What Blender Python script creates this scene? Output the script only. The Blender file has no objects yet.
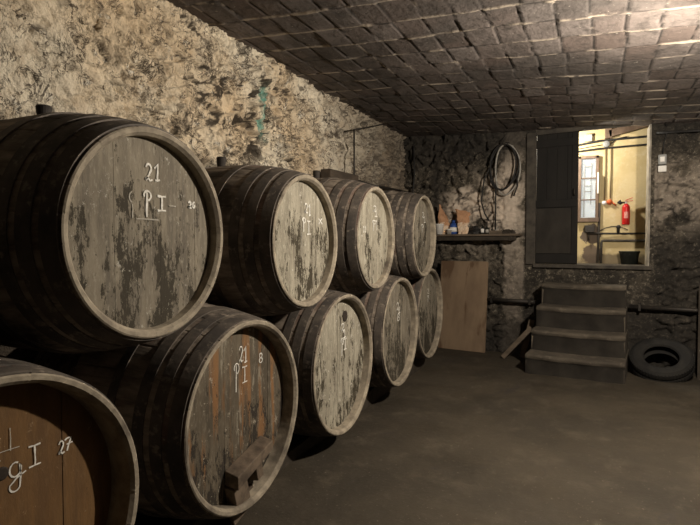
import bpy, math, random
import numpy as np
from mathutils import Vector, Matrix, Euler

scn = bpy.context.scene
COL = scn.collection
PI = math.pi
random.seed(7)

# ------------------------------------------------------------ camera
cam = bpy.data.cameras.new('camera'); co = bpy.data.objects.new('camera', cam); COL.objects.link(co)
cam.sensor_width = 36.0; cam.lens = 36.0 * 525.0 / 700.0; cam.clip_start = 0.05
co.location = (0, 0, 1.5)
co.rotation_euler = (PI/2 - math.radians(1.935), 0, math.radians(24.567))
scn.camera = co

# ------------------------------------------------------------ world, exposure
w = bpy.data.worlds.new('world'); scn.world = w; w.use_nodes = True
w.node_tree.nodes['Background'].inputs[0].default_value = (0.75, 0.8, 1.0, 1)
w.node_tree.nodes['Background'].inputs[1].default_value = 0.0
vs = scn.view_settings
vs.view_transform = 'Standard'; vs.look = 'None'; vs.gamma = 1.0; vs.use_curve_mapping = False
vs.exposure = 0.0

# ------------------------------------------------------------ lamps (fixtures are built further down)
def point(name, loc, power, color, r):
    l = bpy.data.lights.new(name, 'POINT'); l.energy = power; l.color = color; l.shadow_soft_size = r
    o = bpy.data.objects.new(name, l); COL.objects.link(o); o.location = loc; return o
LAMP = (0.84, 3.50, 2.55)
LAMP2 = (-0.42, 7.80, 2.90)
point('cellar_lamp_light', LAMP, 430, (1.0, 0.89, 0.745), 0.05)
point('passage_lamp_light', LAMP2, 90, (1.0, 0.93, 0.80), 0.04)

# ------------------------------------------------------------ noise helpers (numpy)
def _hash(ix, iy, seed):
    n = (ix.astype(np.int64) * 374761393 + iy.astype(np.int64) * 668265263 + seed * 1442695041) & 0xffffffff
    n = ((n ^ (n >> 13)) * 1274126177) & 0xffffffff
    n = ((n ^ (n >> 16)) * 2246822519) & 0xffffffff
    return ((n ^ (n >> 15)) & 0xffff) / 65535.0
def vnoise(x, y, seed=0):
    ix = np.floor(x); iy = np.floor(y); fx = x - ix; fy = y - iy
    fx = fx*fx*(3-2*fx); fy = fy*fy*(3-2*fy)
    a = _hash(ix, iy, seed); b = _hash(ix+1, iy, seed); c = _hash(ix, iy+1, seed); d = _hash(ix+1, iy+1, seed)
    return (a*(1-fx)+b*fx)*(1-fy) + (c*(1-fx)+d*fx)*fy
def fbm(x, y, seed=0, o=4):
    s = 0; a = 0.5; t = 0
    for k in range(o):
        s = s + a*vnoise(x, y, seed+k*17); t += a; a *= 0.5; x = x*2.03+3.1; y = y*2.03+7.7
    return s/t
def ridged(x, y, seed=0, o=3):
    s = 0; a = 0.5; t = 0
    for k in range(o):
        s = s + a*(1-np.abs(2*vnoise(x, y, seed+k*31)-1)); t += a; a *= 0.5; x = x*2.1+1.7; y = y*2.1+5.3
    return s/t
def worley(x, y, seed=0):
    ix = np.floor(x); iy = np.floor(y)
    f1 = np.full(x.shape, 9.0); f2 = np.full(x.shape, 9.0); cid = np.zeros(x.shape)
    cx = np.zeros(x.shape); cy = np.zeros(x.shape)
    for dx in (-1, 0, 1):
        for dy in (-1, 0, 1):
            px = ix+dx+_hash(ix+dx, iy+dy, seed); py = iy+dy+_hash(ix+dx, iy+dy, seed+5)
            d = np.hypot(px-x, py-y); h = _hash(ix+dx, iy+dy, seed+9)
            m = d < f1
            f2 = np.where(m, f1, np.minimum(f2, d)); cid = np.where(m, h, cid)
            cx = np.where(m, x-px, cx); cy = np.where(m, y-py, cy); f1 = np.where(m, d, f1)
    return f1, f2, cid, cx, cy
def sstep(a, b, x):
    t = np.clip((x-a)/(b-a), 0, 1); return t*t*(3-2*t)

# ------------------------------------------------------------ mesh helpers
class MB:
    def __init__(s): s.v = []; s.f = []; s.m = []; s.sm = []
    def add(s, vs_, fs, mat=0, smooth=False):
        b = len(s.v); s.v += [tuple(v) for v in vs_]
        for f in fs: s.f.append(tuple(b+i for i in f)); s.m.append(mat); s.sm.append(smooth)
        return s
    def box(s, c, size, rot=(0,0,0), mat=0, jit=0.0, taper=0.0):
        R = Euler(rot).to_matrix(); hx, hy, hz = [q/2 for q in size]; vs_ = []
        for z in (-1, 1):
            for x, y in ((-1,-1),(1,-1),(1,1),(-1,1)):
                k = 1-taper*(z+1)/2
                p = Vector((x*hx*k, y*hy*k, z*hz)) + Vector([random.uniform(-jit, jit) for _ in range(3)])
                vs_.append(R @ p + Vector(c))
        return s.add(vs_, [(0,3,2,1),(4,5,6,7),(0,1,5,4),(1,2,6,5),(2,3,7,6),(3,0,4,7)], mat)
    def bar(s, a, b, wd, th, mat=0, up=(0,0,1)):
        a = Vector(a); b = Vector(b); d = (b-a); L = d.length; d.normalize()
        u = Vector(up); sx = d.cross(u)
        if sx.length < 1e-4: sx = d.cross(Vector((0,1,0)))
        sx.normalize(); uy = sx.cross(d).normalized(); vs_ = []
        for p in (a, b):
            for i, j in ((-1,-1),(1,-1),(1,1),(-1,1)): vs_.append(p + sx*i*wd/2 + uy*j*th/2)
        return s.add(vs_, [(0,1,2,3),(7,6,5,4),(0,4,5,1),(1,5,6,2),(2,6,7,3),(3,7,4,0)], mat)
    def tube(s, pts, r, n=8, mat=0, cap=True):
        pts = [Vector(p) for p in pts]; rs = r if isinstance(r, (list, tuple)) else [r]*len(pts)
        rings = []; ref = None
        for i, p in enumerate(pts):
            t = (pts[min(i+1, len(pts)-1)] - pts[max(i-1, 0)]).normalized()
            if ref is None:
                ref = t.orthogonal().normalized()
            ref = (ref - t*ref.dot(t)).normalized(); bb = t.cross(ref)
            rings.append([p + (ref*math.cos(2*PI*k/n) + bb*math.sin(2*PI*k/n))*rs[i] for k in range(n)])
        vs_ = [q for rg in rings for q in rg]; fs = []
        for i in range(len(pts)-1):
            for k in range(n): fs.append((i*n+k, i*n+(k+1)%n, (i+1)*n+(k+1)%n, (i+1)*n+k))
        if cap: fs.append(tuple(range(n-1, -1, -1))); fs.append(tuple((len(pts)-1)*n+k for k in range(n)))
        return s.add(vs_, fs, mat, True)
    def lathe(s, prof, n=32, axis='z', o=(0,0,0), mat=0, closed=False, rf=None, smooth=True):
        vs_ = []; fs = []; m = len(prof)
        for k in range(n):
            a = 2*PI*k/n
            for (r, h) in prof:
                rr = r*(rf(a, h) if rf else 1)
                if axis == 'z': p = (rr*math.cos(a), rr*math.sin(a), h)
                elif axis == 'x': p = (h, rr*math.cos(a), rr*math.sin(a))
                else: p = (rr*math.sin(a), h, rr*math.cos(a))
                vs_.append((p[0]+o[0], p[1]+o[1], p[2]+o[2]))
        e = m if closed else m-1
        for k in range(n):
            for j in range(e):
                j2 = (j+1) % m; k2 = (k+1) % n
                fs.append((k*m+j, k2*m+j, k2*m+j2, k*m+j2))
        return s.add(vs_, fs, mat, smooth)
    def build(s, name, mats, parent=None, loc=None, rot=None):
        me = bpy.data.meshes.new(name); me.from_pydata(s.v, [], s.f)
        for m in (mats if isinstance(mats, (list, tuple)) else [mats]): me.materials.append(m)
        me.polygons.foreach_set('material_index', s.m); me.polygons.foreach_set('use_smooth', s.sm); me.update()
        o = bpy.data.objects.new(name, me); COL.objects.link(o)
        if parent: o.parent = parent
        if loc: o.location = loc
        if rot: o.rotation_euler = rot
        return o
def bevel(o, wd=0.004, seg=2):
    m = o.modifiers.new('bevel', 'BEVEL'); m.width = wd; m.segments = seg; m.limit_method = 'ANGLE'; return o
def tag(o, label=None, cat=None, group=None, kind=None):
    if label: o['label'] = label
    if cat: o['category'] = cat
    if group: o['group'] = group
    if kind: o['kind'] = kind
    return o
def thing(name, label, cat, loc=(0,0,0), rot=(0,0,0), group=None):
    o = bpy.data.objects.new(name, None); COL.objects.link(o); o.location = loc; o.rotation_euler = rot
    o.empty_display_size = 0.1
    return tag(o, label, cat, group)
def struct(o): o['kind'] = 'structure'; return o

# ------------------------------------------------------------ materials
class NT:
    def __init__(s, name):
        s.mat = bpy.data.materials.new(name); s.mat.use_nodes = True; s.t = s.mat.node_tree
        s.b = s.t.nodes['Principled BSDF']; s.b.inputs['Specular IOR Level'].default_value = 0.3
        s.tc = s.n('ShaderNodeTexCoord')
    def n(s, ty, **k):
        q = s.t.nodes.new(ty)
        for a, v in k.items(): setattr(q, a, v)
        return q
    def l(s, a, b): s.t.links.new(a, b)
    def put(s, sock, v):
        if isinstance(v, bpy.types.NodeSocket): s.l(v, sock)
        elif isinstance(v, (tuple, list)) and len(v) == 3 and sock.type == 'RGBA': sock.default_value = (*v, 1)
        else: sock.default_value = v
    def vec(s, scale=(1,1,1), off=None, seed=False):
        m = s.n('ShaderNodeMapping'); s.l(s.tc.outputs['Object'], m.inputs[0]); m.inputs['Scale'].default_value = scale
        if off: m.inputs['Location'].default_value = off
        if seed:
            a = s.n('ShaderNodeAttribute', attribute_type='OBJECT', attribute_name='seed')
            cb = s.n('ShaderNodeCombineXYZ')
            for i in range(3): s.l(a.outputs['Fac'], cb.inputs[i])
            s.l(cb.outputs[0], m.inputs['Location'])
        return m.outputs[0]
    def noise(s, v, scale, detail=4, rough=0.55, dist=0.0):
        q = s.n('ShaderNodeTexNoise'); s.l(v, q.inputs['Vector']); q.inputs['Scale'].default_value = scale
        q.inputs['Detail'].default_value = detail; q.inputs['Roughness'].default_value = rough; q.inputs['Distortion'].default_value = dist
        return q.outputs['Fac']
    def ramp(s, f, a, b, c0=0.0, c1=1.0):
        q = s.n('ShaderNodeMapRange'); q.interpolation_type = 'SMOOTHSTEP'
        s.put(q.inputs[0], f); q.inputs[1].default_value = a; q.inputs[2].default_value = b
        q.inputs[3].default_value = c0; q.inputs[4].default_value = c1; return q.outputs[0]
    def mix(s, f, a, b, blend='MIX'):
        q = s.n('ShaderNodeMix', data_type='RGBA', blend_type=blend); s.put(q.inputs[0], f); s.put(q.inputs[6], a); s.put(q.inputs[7], b)
        return q.outputs[2]
    def math(s, op, a, b=0.0):
        q = s.n('ShaderNodeMath', operation=op); s.put(q.inputs[0], a); s.put(q.inputs[1], b); return q.outputs[0]
    def attr(s, name): return s.n('ShaderNodeAttribute', attribute_name=name).outputs['Fac']
    def oattr(s, name): return s.n('ShaderNodeAttribute', attribute_type='OBJECT', attribute_name=name).outputs['Fac']
    def bump(s, h, st, dist=0.01):
        q = s.n('ShaderNodeBump'); q.inputs['Strength'].default_value = st; q.inputs['Distance'].default_value = dist
        s.l(h, q.inputs['Height']); s.l(q.outputs[0], s.b.inputs['Normal'])
    def done(s, col, rough=0.9, metal=0.0):
        s.put(s.b.inputs['Base Color'], col); s.put(s.b.inputs['Roughness'], rough); s.b.inputs['Metallic'].default_value = metal
        return s.mat

def simple(name, c, c2=None, scale=20, rough=0.8, metal=0.0, st=0.2, stretch=(1,1,1)):
    m = NT(name); v = m.vec(stretch)
    f = m.ramp(m.noise(v, scale, 5, 0.6), 0.3, 0.7)
    m.bump(m.noise(v, scale*2.5, 4), st, 0.004)
    return m.done(m.mix(f, c, c2 or tuple(q*0.6 for q in c)), rough, metal)

def m_left_wall():
    m = NT('limewashed_rubble'); v = m.vec((1,1,1))
    base = m.mix(m.ramp(m.noise(v, 0.9, 3), 0.4, 0.62), (0.88, 0.79, 0.63), (0.80, 0.64, 0.44))
    base = m.mix(m.ramp(m.noise(v, 5, 5, 0.65), 0.45, 0.75), base, (0.58, 0.46, 0.32))
    base = m.mix(m.ramp(m.noise(v, 9, 4, 0.7), 0.58, 0.70), base, (0.88, 0.82, 0.70))
    base = m.mix(m.attr('dirt_shade'), base, (0.045, 0.036, 0.028))
    sp = m.ramp(m.noise(v, 26, 5, 0.8, 0.6), 0.62, 0.67)
    base = m.mix(m.math('MULTIPLY', sp, m.ramp(m.noise(v, 2.2, 3), 0.42, 0.6, 0.15, 1.0)), base, (0.09, 0.068, 0.045))
    q = m.noise(v, 7.5, 5, 0.62, 1.2); ln = m.ramp(m.math('ABSOLUTE', m.math('SUBTRACT', q, 0.5)), 0.006, 0.034, 1.0, 0.0)
    q2 = m.noise(v, 13, 4, 0.7, 0.8); ln2 = m.ramp(m.math('ABSOLUTE', m.math('SUBTRACT', q2, 0.47)), 0.006, 0.032, 1.0, 0.0)
    msk = m.ramp(m.noise(v, 4.5, 4, 0.65), 0.42, 0.54)
    lines = m.math('MULTIPLY', m.math('MAXIMUM', ln, m.math('MULTIPLY', ln2, m.attr('rough'))), msk)
    base = m.mix(m.math('MULTIPLY', lines, 0.92), base, (0.060, 0.046, 0.034))
    base = m.mix(m.attr('far_dark'), base, (0.17, 0.14, 0.11))
    base = m.mix(m.attr('green'), base, (0.18, 0.42, 0.34))
    h = m.math('ADD', m.noise(v, 22, 6, 0.7), m.math('MULTIPLY', m.noise(v, 70, 3, 0.6), 0.4))
    m.bump(h, 1.0, 0.035)
    return m.done(base, 0.95)
def m_back_wall():
    m = NT('old_stone_wall'); v = m.vec((1,1,1))
    base = m.mix(m.ramp(m.noise(v, 2.3, 5, 0.6), 0.38, 0.62), (0.050, 0.043, 0.034), (0.135, 0.114, 0.087))
    base = m.mix(m.ramp(m.noise(v, 11, 5, 0.7), 0.52, 0.7), base, (0.30, 0.255, 0.195))
    base = m.mix(m.ramp(m.noise(v, 24, 6, 0.8), 0.54, 0.64), base, (0.44, 0.385, 0.30))
    base = m.mix(m.ramp(m.noise(v, 16, 6, 0.8, 0.7), 0.55, 0.63), base, (0.035, 0.030, 0.025))
    base = m.mix(m.attr('lime'), base, (0.80, 0.68, 0.56))
    base = m.mix(m.attr('dirt_shade'), base, (0.03, 0.026, 0.022))
    base = m.mix(m.attr('dark_amt'), base, (0.035, 0.031, 0.027))
    m.bump(m.noise(v, 22, 6, 0.8), 1.0, 0.04)
    return m.done(base, 0.95)
def m_ceiling():
    m = NT('brick_vault'); v = m.vec((1,1,1)); r = m.attr('rnd')
    base = m.mix(r, (0.115, 0.088, 0.076), (0.175, 0.150, 0.138))
    base = m.mix(m.ramp(m.noise(v, 1.3, 4), 0.4, 0.65), base, (0.085, 0.073, 0.066))
    base = m.mix(m.ramp(m.noise(v, 8, 6, 0.7), 0.45, 0.75), base, (0.05, 0.043, 0.038))
    base = m.mix(m.ramp(m.noise(v, 30, 3, 0.6), 0.66, 0.74), base, (0.30, 0.27, 0.23))
    base = m.mix(m.attr('joint'), base, (0.022, 0.019, 0.017))
    base = m.mix(m.attr('mortar'), base, (0.40, 0.34, 0.27))
    m.bump(m.noise(v, 28, 6, 0.65), 0.6, 0.012)
    return m.done(base, 0.9)
def m_floor():
    m = NT('earth_floor'); v = m.vec((1,1,1))
    base = m.mix(m.ramp(m.noise(v, 0.8, 5, 0.6), 0.35, 0.65), (0.060, 0.048, 0.033), (0.038, 0.031, 0.022))
    base = m.mix(m.ramp(m.noise(v, 3.5, 6, 0.7), 0.5, 0.75), base, (0.080, 0.065, 0.046))
    base = m.mix(m.ramp(m.noise(v, 45, 3, 0.7), 0.64, 0.72), base, (0.17, 0.14, 0.11))
    base = m.mix(m.ramp(m.noise(v, 1.7, 4, 0.7, 1.5), 0.60, 0.70), base, (0.042, 0.035, 0.029))
    m.bump(m.noise(v, 14, 8, 0.7), 0.5, 0.02)
    return m.done(base, m.ramp(m.noise(v, 2, 4), 0.3, 0.7, 0.65, 0.95))
def m_stave():
    m = NT('weathered_stave'); v = m.vec((0.35, 2, 2), seed=True); u = m.vec((1,1,1), seed=True)
    base = m.mix(m.ramp(m.noise(v, 9, 5, 0.65), 0.3, 0.7), (0.115, 0.093, 0.073), (0.33, 0.275, 0.22))
    base = m.mix(m.ramp(m.noise(u, 3.2, 4, 0.6), 0.46, 0.62), base, (0.052, 0.043, 0.035))
    base = m.mix(m.math('MULTIPLY', m.ramp(m.noise(u, 2.1, 3, 0.6), 0.55, 0.65), 0.5), base, (0.17, 0.10, 0.078))
    base = m.mix(m.ramp(m.noise(u, 24, 4, 0.7), 0.62, 0.7), base, (0.27, 0.235, 0.19))
    m.bump(m.noise(v, 30, 6, 0.7), 0.5, 0.006)
    return m.done(base, 0.85)
def m_chime():
    m = NT('bare_chime_wood'); u = m.vec((1,1,1), seed=True)
    base = m.mix(m.ramp(m.noise(u, 16, 5, 0.65), 0.3, 0.7), (0.36, 0.31, 0.235), (0.20, 0.17, 0.13))
    base = m.mix(m.ramp(m.noise(u, 3, 4, 0.6), 0.5, 0.7), base, (0.10, 0.083, 0.065))
    m.bump(m.noise(u, 50, 4, 0.7), 0.4, 0.004)
    return m.done(base, 0.85)
def m_hoop():
    m = NT('rusty_hoop_iron'); u = m.vec((1,1,1), seed=True)
    base = m.mix(m.ramp(m.noise(u, 6, 5, 0.65), 0.35, 0.65), (0.060, 0.052, 0.046), (0.12, 0.10, 0.082))
    base = m.mix(m.ramp(m.noise(u, 19, 5, 0.7), 0.55, 0.68), base, (0.215, 0.18, 0.145))
    m.bump(m.noise(u, 45, 4, 0.7), 0.4, 0.003)
    return m.done(base, 0.7, 0.1)
def m_head(name, pal, warm=None, streak=None):
    m = NT(name); v = m.vec((1, 1.9, 0.65), seed=True); u = m.vec((1,1,1), seed=True); fine = m.vec((1, 2.4, 0.9), seed=True)
    tall = m.vec((1, 3.5, 0.35), seed=True)
    base = m.mix(m.ramp(m.noise(v, 4.0, 5, 0.65), 0.38, 0.62), pal[0], pal[1])
    base = m.mix(m.math('MULTIPLY', m.ramp(m.noise(tall, 7, 4, 0.6), 0.42, 0.66), 0.75), base, pal[5])
    base = m.mix(m.ramp(m.noise(fine, 24, 5, 0.75), 0.50, 0.74), base, pal[2])
    if warm:
        base = m.mix(m.math('MULTIPLY', m.ramp(m.noise(tall, 4.4, 4, 0.6), 0.50, 0.64), 0.75), base, warm)
    sep = m.n('ShaderNodeSeparateXYZ'); m.l(m.tc.outputs['Object'], sep.inputs[0])
    n1 = m.noise(v, 4.6, 4, 0.6); n2 = m.noise(fine, 19, 6, 0.8)
    f = m.math('ADD', n1, m.math('MULTIPLY', m.math('SUBTRACT', n2, 0.5), 0.95))
    f = m.math('SUBTRACT', f, m.math('MULTIPLY', sep.outputs[2], 0.20))
    f = m.math('ADD', f, m.oattr('peel'))
    base = m.mix(m.ramp(f, 0.565, 0.625), base, pal[3])
    if streak:
        g = m.math('ADD', m.noise(tall, 5.0, 4, 0.6), m.math('MULTIPLY', m.math('SUBTRACT', n2, 0.5), 0.5))
        base = m.mix(m.ramp(g, 0.58, 0.68), base, streak)
    base = m.mix(m.ramp(m.noise(u, 19, 5, 0.85), 0.61, 0.66), base, pal[4])
    m.bump(m.math('ADD', m.noise(fine, 22, 5, 0.7), m.math('MULTIPLY', m.ramp(f, 0.565, 0.625), -0.5)), 0.5, 0.004)
    return m.done(base, 0.85)
def m_yellow():
    m = NT('yellow_limewash'); v = m.vec((1,1,1))
    base = m.mix(m.ramp(m.noise(v, 2.2, 5, 0.65), 0.35, 0.65), (0.62, 0.505, 0.285), (0.54, 0.425, 0.22))
    base = m.mix(m.ramp(m.noise(v, 7, 5, 0.7), 0.5, 0.8), base, (0.68, 0.585, 0.38))
    # fallen plaster patches: object space, local x / z
    def blob(cx, cz, sx, sz, a, b, amp=1.1):
        sep = m.n('ShaderNodeSeparateXYZ'); m.l(m.tc.outputs['Object'], sep.inputs[0])
        dx = m.math('MULTIPLY', m.math('SUBTRACT', sep.outputs[0], cx), 1/sx); dz = m.math('MULTIPLY', m.math('SUBTRACT', sep.outputs[2], cz), 1/sz)
        d = m.math('ADD', m.math('MULTIPLY', dx, dx), m.math('MULTIPLY', dz, dz))
        d = m.math('ADD', d, m.math('MULTIPLY', m.math('SUBTRACT', m.noise(v, 9, 5, 0.7), 0.5), amp*2))
        return m.ramp(d, a, b, 1.0, 0.0)
    base = m.mix(blob(0.00, 1.66, 0.135, 0.15, 0.9, 1.0), base, (0.13, 0.10, 0.075))
    base = m.mix(blob(0.03, 1.36, 0.13, 0.15, 0.8, 1.1), base, (0.16, 0.12, 0.085))
    base = m.mix(m.math('MULTIPLY', blob(0.35, 1.27, 0.6, 0.10, 0.4, 1.5), 0.75), base, (0.10, 0.075, 0.055))
    m.bump(m.noise(v, 12, 6, 0.65), 0.4, 0.01)
    return m.done(base, 0.9)

M = {}
M['left'] = m_left_wall(); M['back'] = m_back_wall(); M['ceil'] = m_ceiling(); M['floor'] = m_floor()
M['stave'] = m_stave(); M['chime'] = m_chime(); M['hoop'] = m_hoop(); M['yellow'] = m_yellow()
GREY = [(0.36, 0.33, 0.26), (0.255, 0.232, 0.18), (0.46, 0.43, 0.35), (0.048, 0.039, 0.025), (0.50, 0.475, 0.41), (0.17, 0.15, 0.115)]
DUSK = [(0.235, 0.205, 0.155), (0.16, 0.138, 0.105), (0.31, 0.28, 0.22), (0.042, 0.035, 0.024), (0.38, 0.36, 0.31), (0.115, 0.10, 0.08)]
M['head'] = m_head('flaking_grey_headwood', GREY)
M['head_gr'] = m_head('dusky_grey_headwood', DUSK)
M['head_dk'] = m_head('stained_brown_headwood', [(0.12, 0.098, 0.068), (0.075, 0.060, 0.042), (0.18, 0.155, 0.115), (0.030, 0.024, 0.018), (0.34, 0.30, 0.235), (0.06, 0.048, 0.034)], (0.24, 0.115, 0.042), (0.22, 0.195, 0.15))
M['head_or'] = m_head('varnished_orange_headwood', [(0.17, 0.092, 0.034), (0.13, 0.070, 0.027), (0.15, 0.088, 0.04), (0.075, 0.044, 0.022), (0.20, 0.13, 0.07), (0.10, 0.055, 0.024)])
M['chalk'] = simple('white_chalk', (0.80, 0.78, 0.72), (0.55, 0.53, 0.48), 60, 1.0)
M['chalk_old'] = simple('faded_chalk', (0.46, 0.43, 0.38), (0.30, 0.28, 0.23), 60, 1.0)
M['dark'] = simple('dark_bung_wood', (0.05, 0.042, 0.036), None, 20)
M['hole'] = simple('dark_knot', (0.035, 0.026, 0.02), None, 30)
M['timber'] = simple('grey_timber', (0.17, 0.13, 0.095), (0.09, 0.07, 0.05), 14, 0.85, stretch=(0.3, 1, 1))
M['dkbeam'] = simple('dark_beam_wood', (0.085, 0.065, 0.048), (0.045, 0.035, 0.027), 14, 0.85, stretch=(1, 0.3, 1))
M['bracket'] = simple('stained_block_wood', (0.16, 0.12, 0.085), (0.06, 0.045, 0.033), 14, 0.8)
M['sleeper'] = simple('sleeper_wood', (0.06, 0.048, 0.036), None, 12)
M['black'] = simple('black_iron', (0.03, 0.028, 0.026), (0.055, 0.046, 0.038), 30, 0.55, 0.4)
M['cable'] = simple('black_rubber_cable', (0.028, 0.026, 0.025), None, 30, 0.6)
M['hose'] = simple('pale_grey_hose', (0.42, 0.40, 0.36), (0.26, 0.24, 0.21), 25, 0.6)
M['step'] = None
def m_step():
    m = NT('worn_cement_steps'); v = m.vec((1,1,1))
    base = m.mix(m.ramp(m.noise(v, 2.5, 5, 0.65), 0.35, 0.65), (0.098, 0.082, 0.062), (0.060, 0.050, 0.039))
    base = m.mix(m.ramp(m.noise(v, 9, 5, 0.7), 0.5, 0.75), base, (0.155, 0.13, 0.10))
    m.bump(m.noise(v, 18, 6, 0.7), 0.5, 0.012); return m.done(base, 0.9)
M['step'] = m_step()
M['riser'] = simple('shaded_cement_riser', (0.034, 0.029, 0.023), (0.020, 0.017, 0.014), 6, 0.9)  # riser faces darker than the treads: their shade is put into the colour
def m_ply():
    m = NT('stained_plywood'); v = m.vec((1, 1, 0.35))
    base = m.mix(m.ramp(m.noise(v, 4, 4, 0.6), 0.35, 0.65), (0.26, 0.185, 0.12), (0.195, 0.135, 0.088))
    base = m.mix(m.ramp(m.noise(v, 3.2, 4, 0.65, 0.5), 0.53, 0.62), base, (0.13, 0.08, 0.047))
    m.bump(m.noise(v, 30, 4), 0.2, 0.003); return m.done(base, 0.8)
M['ply'] = m_ply()
M['door'] = simple('sooty_door_paint', (0.015, 0.013, 0.011), (0.009, 0.008, 0.007), 5, 0.75, stretch=(1, 1, 0.3))
M['door_lo'] = simple('scuffed_door_base', (0.038, 0.033, 0.027), (0.022, 0.019, 0.016), 6, 0.85, stretch=(1, 1, 0.5))
M['jamb'] = simple('stone_jamb', (0.085, 0.074, 0.06), (0.04, 0.035, 0.03), 8, 0.9)
M['palejamb'] = simple('pale_painted_edge', (0.40, 0.36, 0.30), (0.22, 0.20, 0.17), 9, 0.9)
M['brown'] = simple('brown_window_wood', (0.19, 0.13, 0.09), (0.12, 0.08, 0.055), 18, 0.6, stretch=(1, 1, 0.4))
M['white'] = simple('white_plastic', (0.86, 0.84, 0.80), (0.76, 0.74, 0.70), 8, 0.5, st=0.02)
M['grey_pl'] = simple('grey_plastic', (0.30, 0.30, 0.29), (0.24, 0.24, 0.23), 8, 0.5, st=0.02)
M['red'] = simple('red_enamel', (0.52, 0.018, 0.016), (0.42, 0.014, 0.013), 6, 0.35, st=0.02)
M['orange'] = simple('orange_plastic', (0.62, 0.13, 0.035), (0.5, 0.1, 0.03), 9, 0.5, st=0.02)
M['blue'] = simple('blue_plastic', (0.03, 0.09, 0.34), (0.02, 0.05, 0.2), 15, 0.5)
M['bucket'] = simple('dark_green_plastic', (0.022, 0.026, 0.022), None, 9, 0.6)
M['tyre'] = simple('dusty_tyre_rubber', (0.014, 0.0135, 0.013), (0.025, 0.023, 0.020), 9, 0.9)
M['paper'] = simple('crumpled_kraft_paper', (0.62, 0.36, 0.21), (0.48, 0.26, 0.145), 12, 0.9)
M['paper_in'] = simple('pale_paper', (0.84, 0.68, 0.52), (0.70, 0.50, 0.34), 15, 0.9)
M['glass_dk'] = simple('dark_bottle_glass', (0.02, 0.024, 0.02), None, 8, 0.15, st=0.0)
def m_emit(name, c, st):
    m = NT(name); m.b.inputs['Base Color'].default_value = (*c, 1)
    m.b.inputs['Emission Color'].default_value = (*c, 1); m.b.inputs['Emission Strength'].default_value = st; return m.mat
M['bulb'] = m_emit('lit_bulb', (1.0, 0.88, 0.7), 6.0)
M['daylit'] = m_emit('frosted_window_light', (0.86, 0.88, 0.92), 0.36)
def m_glass():
    m = NT('old_window_glass'); m.b.inputs['Transmission Weight'].default_value = 1.0
    v = m.vec(); m.bump(m.noise(v, 6, 3), 0.05, 0.01); return m.done((0.9, 0.93, 0.92), 0.08)
M['glass'] = m_glass()

# ------------------------------------------------------------ structure
def grid(name, P, keep, mats, attrs):
    nu, nv = P.shape[:2]; me = bpy.data.meshes.new(name)
    idx = np.arange(nu*nv).reshape(nu, nv)
    q = np.stack([idx[:-1,:-1], idx[1:,:-1], idx[1:,1:], idx[:-1,1:]], -1)
    if keep is not None: q = q[keep]
    q = q.reshape(-1, 4)
    me.vertices.add(nu*nv); me.vertices.foreach_set('co', P.reshape(-1).astype(np.float32))
    me.loops.add(q.size); me.loops.foreach_set('vertex_index', q.reshape(-1).astype(np.int32))
    me.polygons.add(len(q)); me.polygons.foreach_set('loop_start', np.arange(0, q.size, 4, dtype=np.int32))
    me.polygons.foreach_set('loop_total', np.full(len(q), 4, dtype=np.int32))
    me.polygons.foreach_set('use_smooth', np.ones(len(q), dtype=bool))
    me.update(calc_edges=True); me.validate()
    for k, a in attrs.items():
        t = me.attributes.new(k, 'FLOAT', 'POINT'); t.data.foreach_set('value', a.reshape(-1).astype(np.float32))
    me.materials.append(mats); o = bpy.data.objects.new(name, me); COL.objects.link(o); return struct(o)

XW = -2.62; XR = 4.2; Y0 = -6.0; SL = -0.142
def backY(x): return 7.305 + SL*(x-0.64)
def ceilZ(x): return 2.955 - 0.061*(x-0.64)

# left wall: limewashed rubble, leaning out towards its foot
ys = np.concatenate([np.linspace(Y0, 0.9, 160)[:-1], np.linspace(0.9, 8.0, 800)]); zs = np.concatenate([np.linspace(-0.05, 1.85, 40)[:-1], np.linspace(1.85, 3.3, 170)])
U, V = np.meshgrid(ys, zs, indexing='ij')
wu = U + 0.16*(fbm(U*3.5, V*3.5, 3)-0.5) + 0.05*(fbm(U*12, V*12, 6)-0.5); wv = V + 0.16*(fbm(U*3.5+9, V*3.5, 4)-0.5) + 0.05*(fbm(U*12, V*12+5, 7)-0.5)
f1, f2, cid, cx, cy = worley(wu*6.0 + wv*2.5, wv*8.5 - wu*2.0, 11)
g1, g2, gid, gx, gy = worley(wu*13 - wv*5, wv*17 + wu*5, 12)
rough_amt = sstep(1.6, 3.4, U + 0.5*(fbm(U, V, 5)-0.5)*3)*0.72 + 0.28
crack = 1-sstep(0.0, 0.14, f2-f1); gcrack = 1-sstep(0.0, 0.18, g2-g1)
rg = ridged(wu*6+0.6*fbm(U*9, V*9, 8), wv*7, 21, 3)
fold = sstep(0.85, 0.95, rg)
big = fbm(U*1.1, V*1.3, 33, 3)
pm = sstep(0.40, 0.60, fbm(U*1.6+3, V*1.9, 59, 3))
d = (big-0.5)*0.10 + rough_amt*((cid-0.5)*0.020 + (cx*np.cos(cid*40)+cy*np.sin(cid*40))*0.055 + (0.35+0.65*pm)*((gid-0.5)*0.018 + (gx*np.cos(gid*50)+gy*np.sin(gid*50))*0.06 - gcrack*0.008)) \
    - fold*0.02 + (fbm(U*11, V*11, 41, 4)-0.5)*0.05 + (ridged(wu*14, wv*14, 43, 3)-0.6)*0.022
under = 0.2*(1-sstep(2.02, 2.16, V))
plaster = sstep(0.40, 0.5, fbm(U*0.9+4, V*1.2, 77, 3))*sstep(4.3, 4.6, U)*(1-sstep(5.5, 5.8, U))*(1-sstep(2.42, 2.58, V))
d = d*(1-0.8*plaster)
d = d*(0.25+0.75*sstep(1.9, 2.1, V))
X = XW + np.clip(d, -0.10, 0.08) - under
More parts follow.
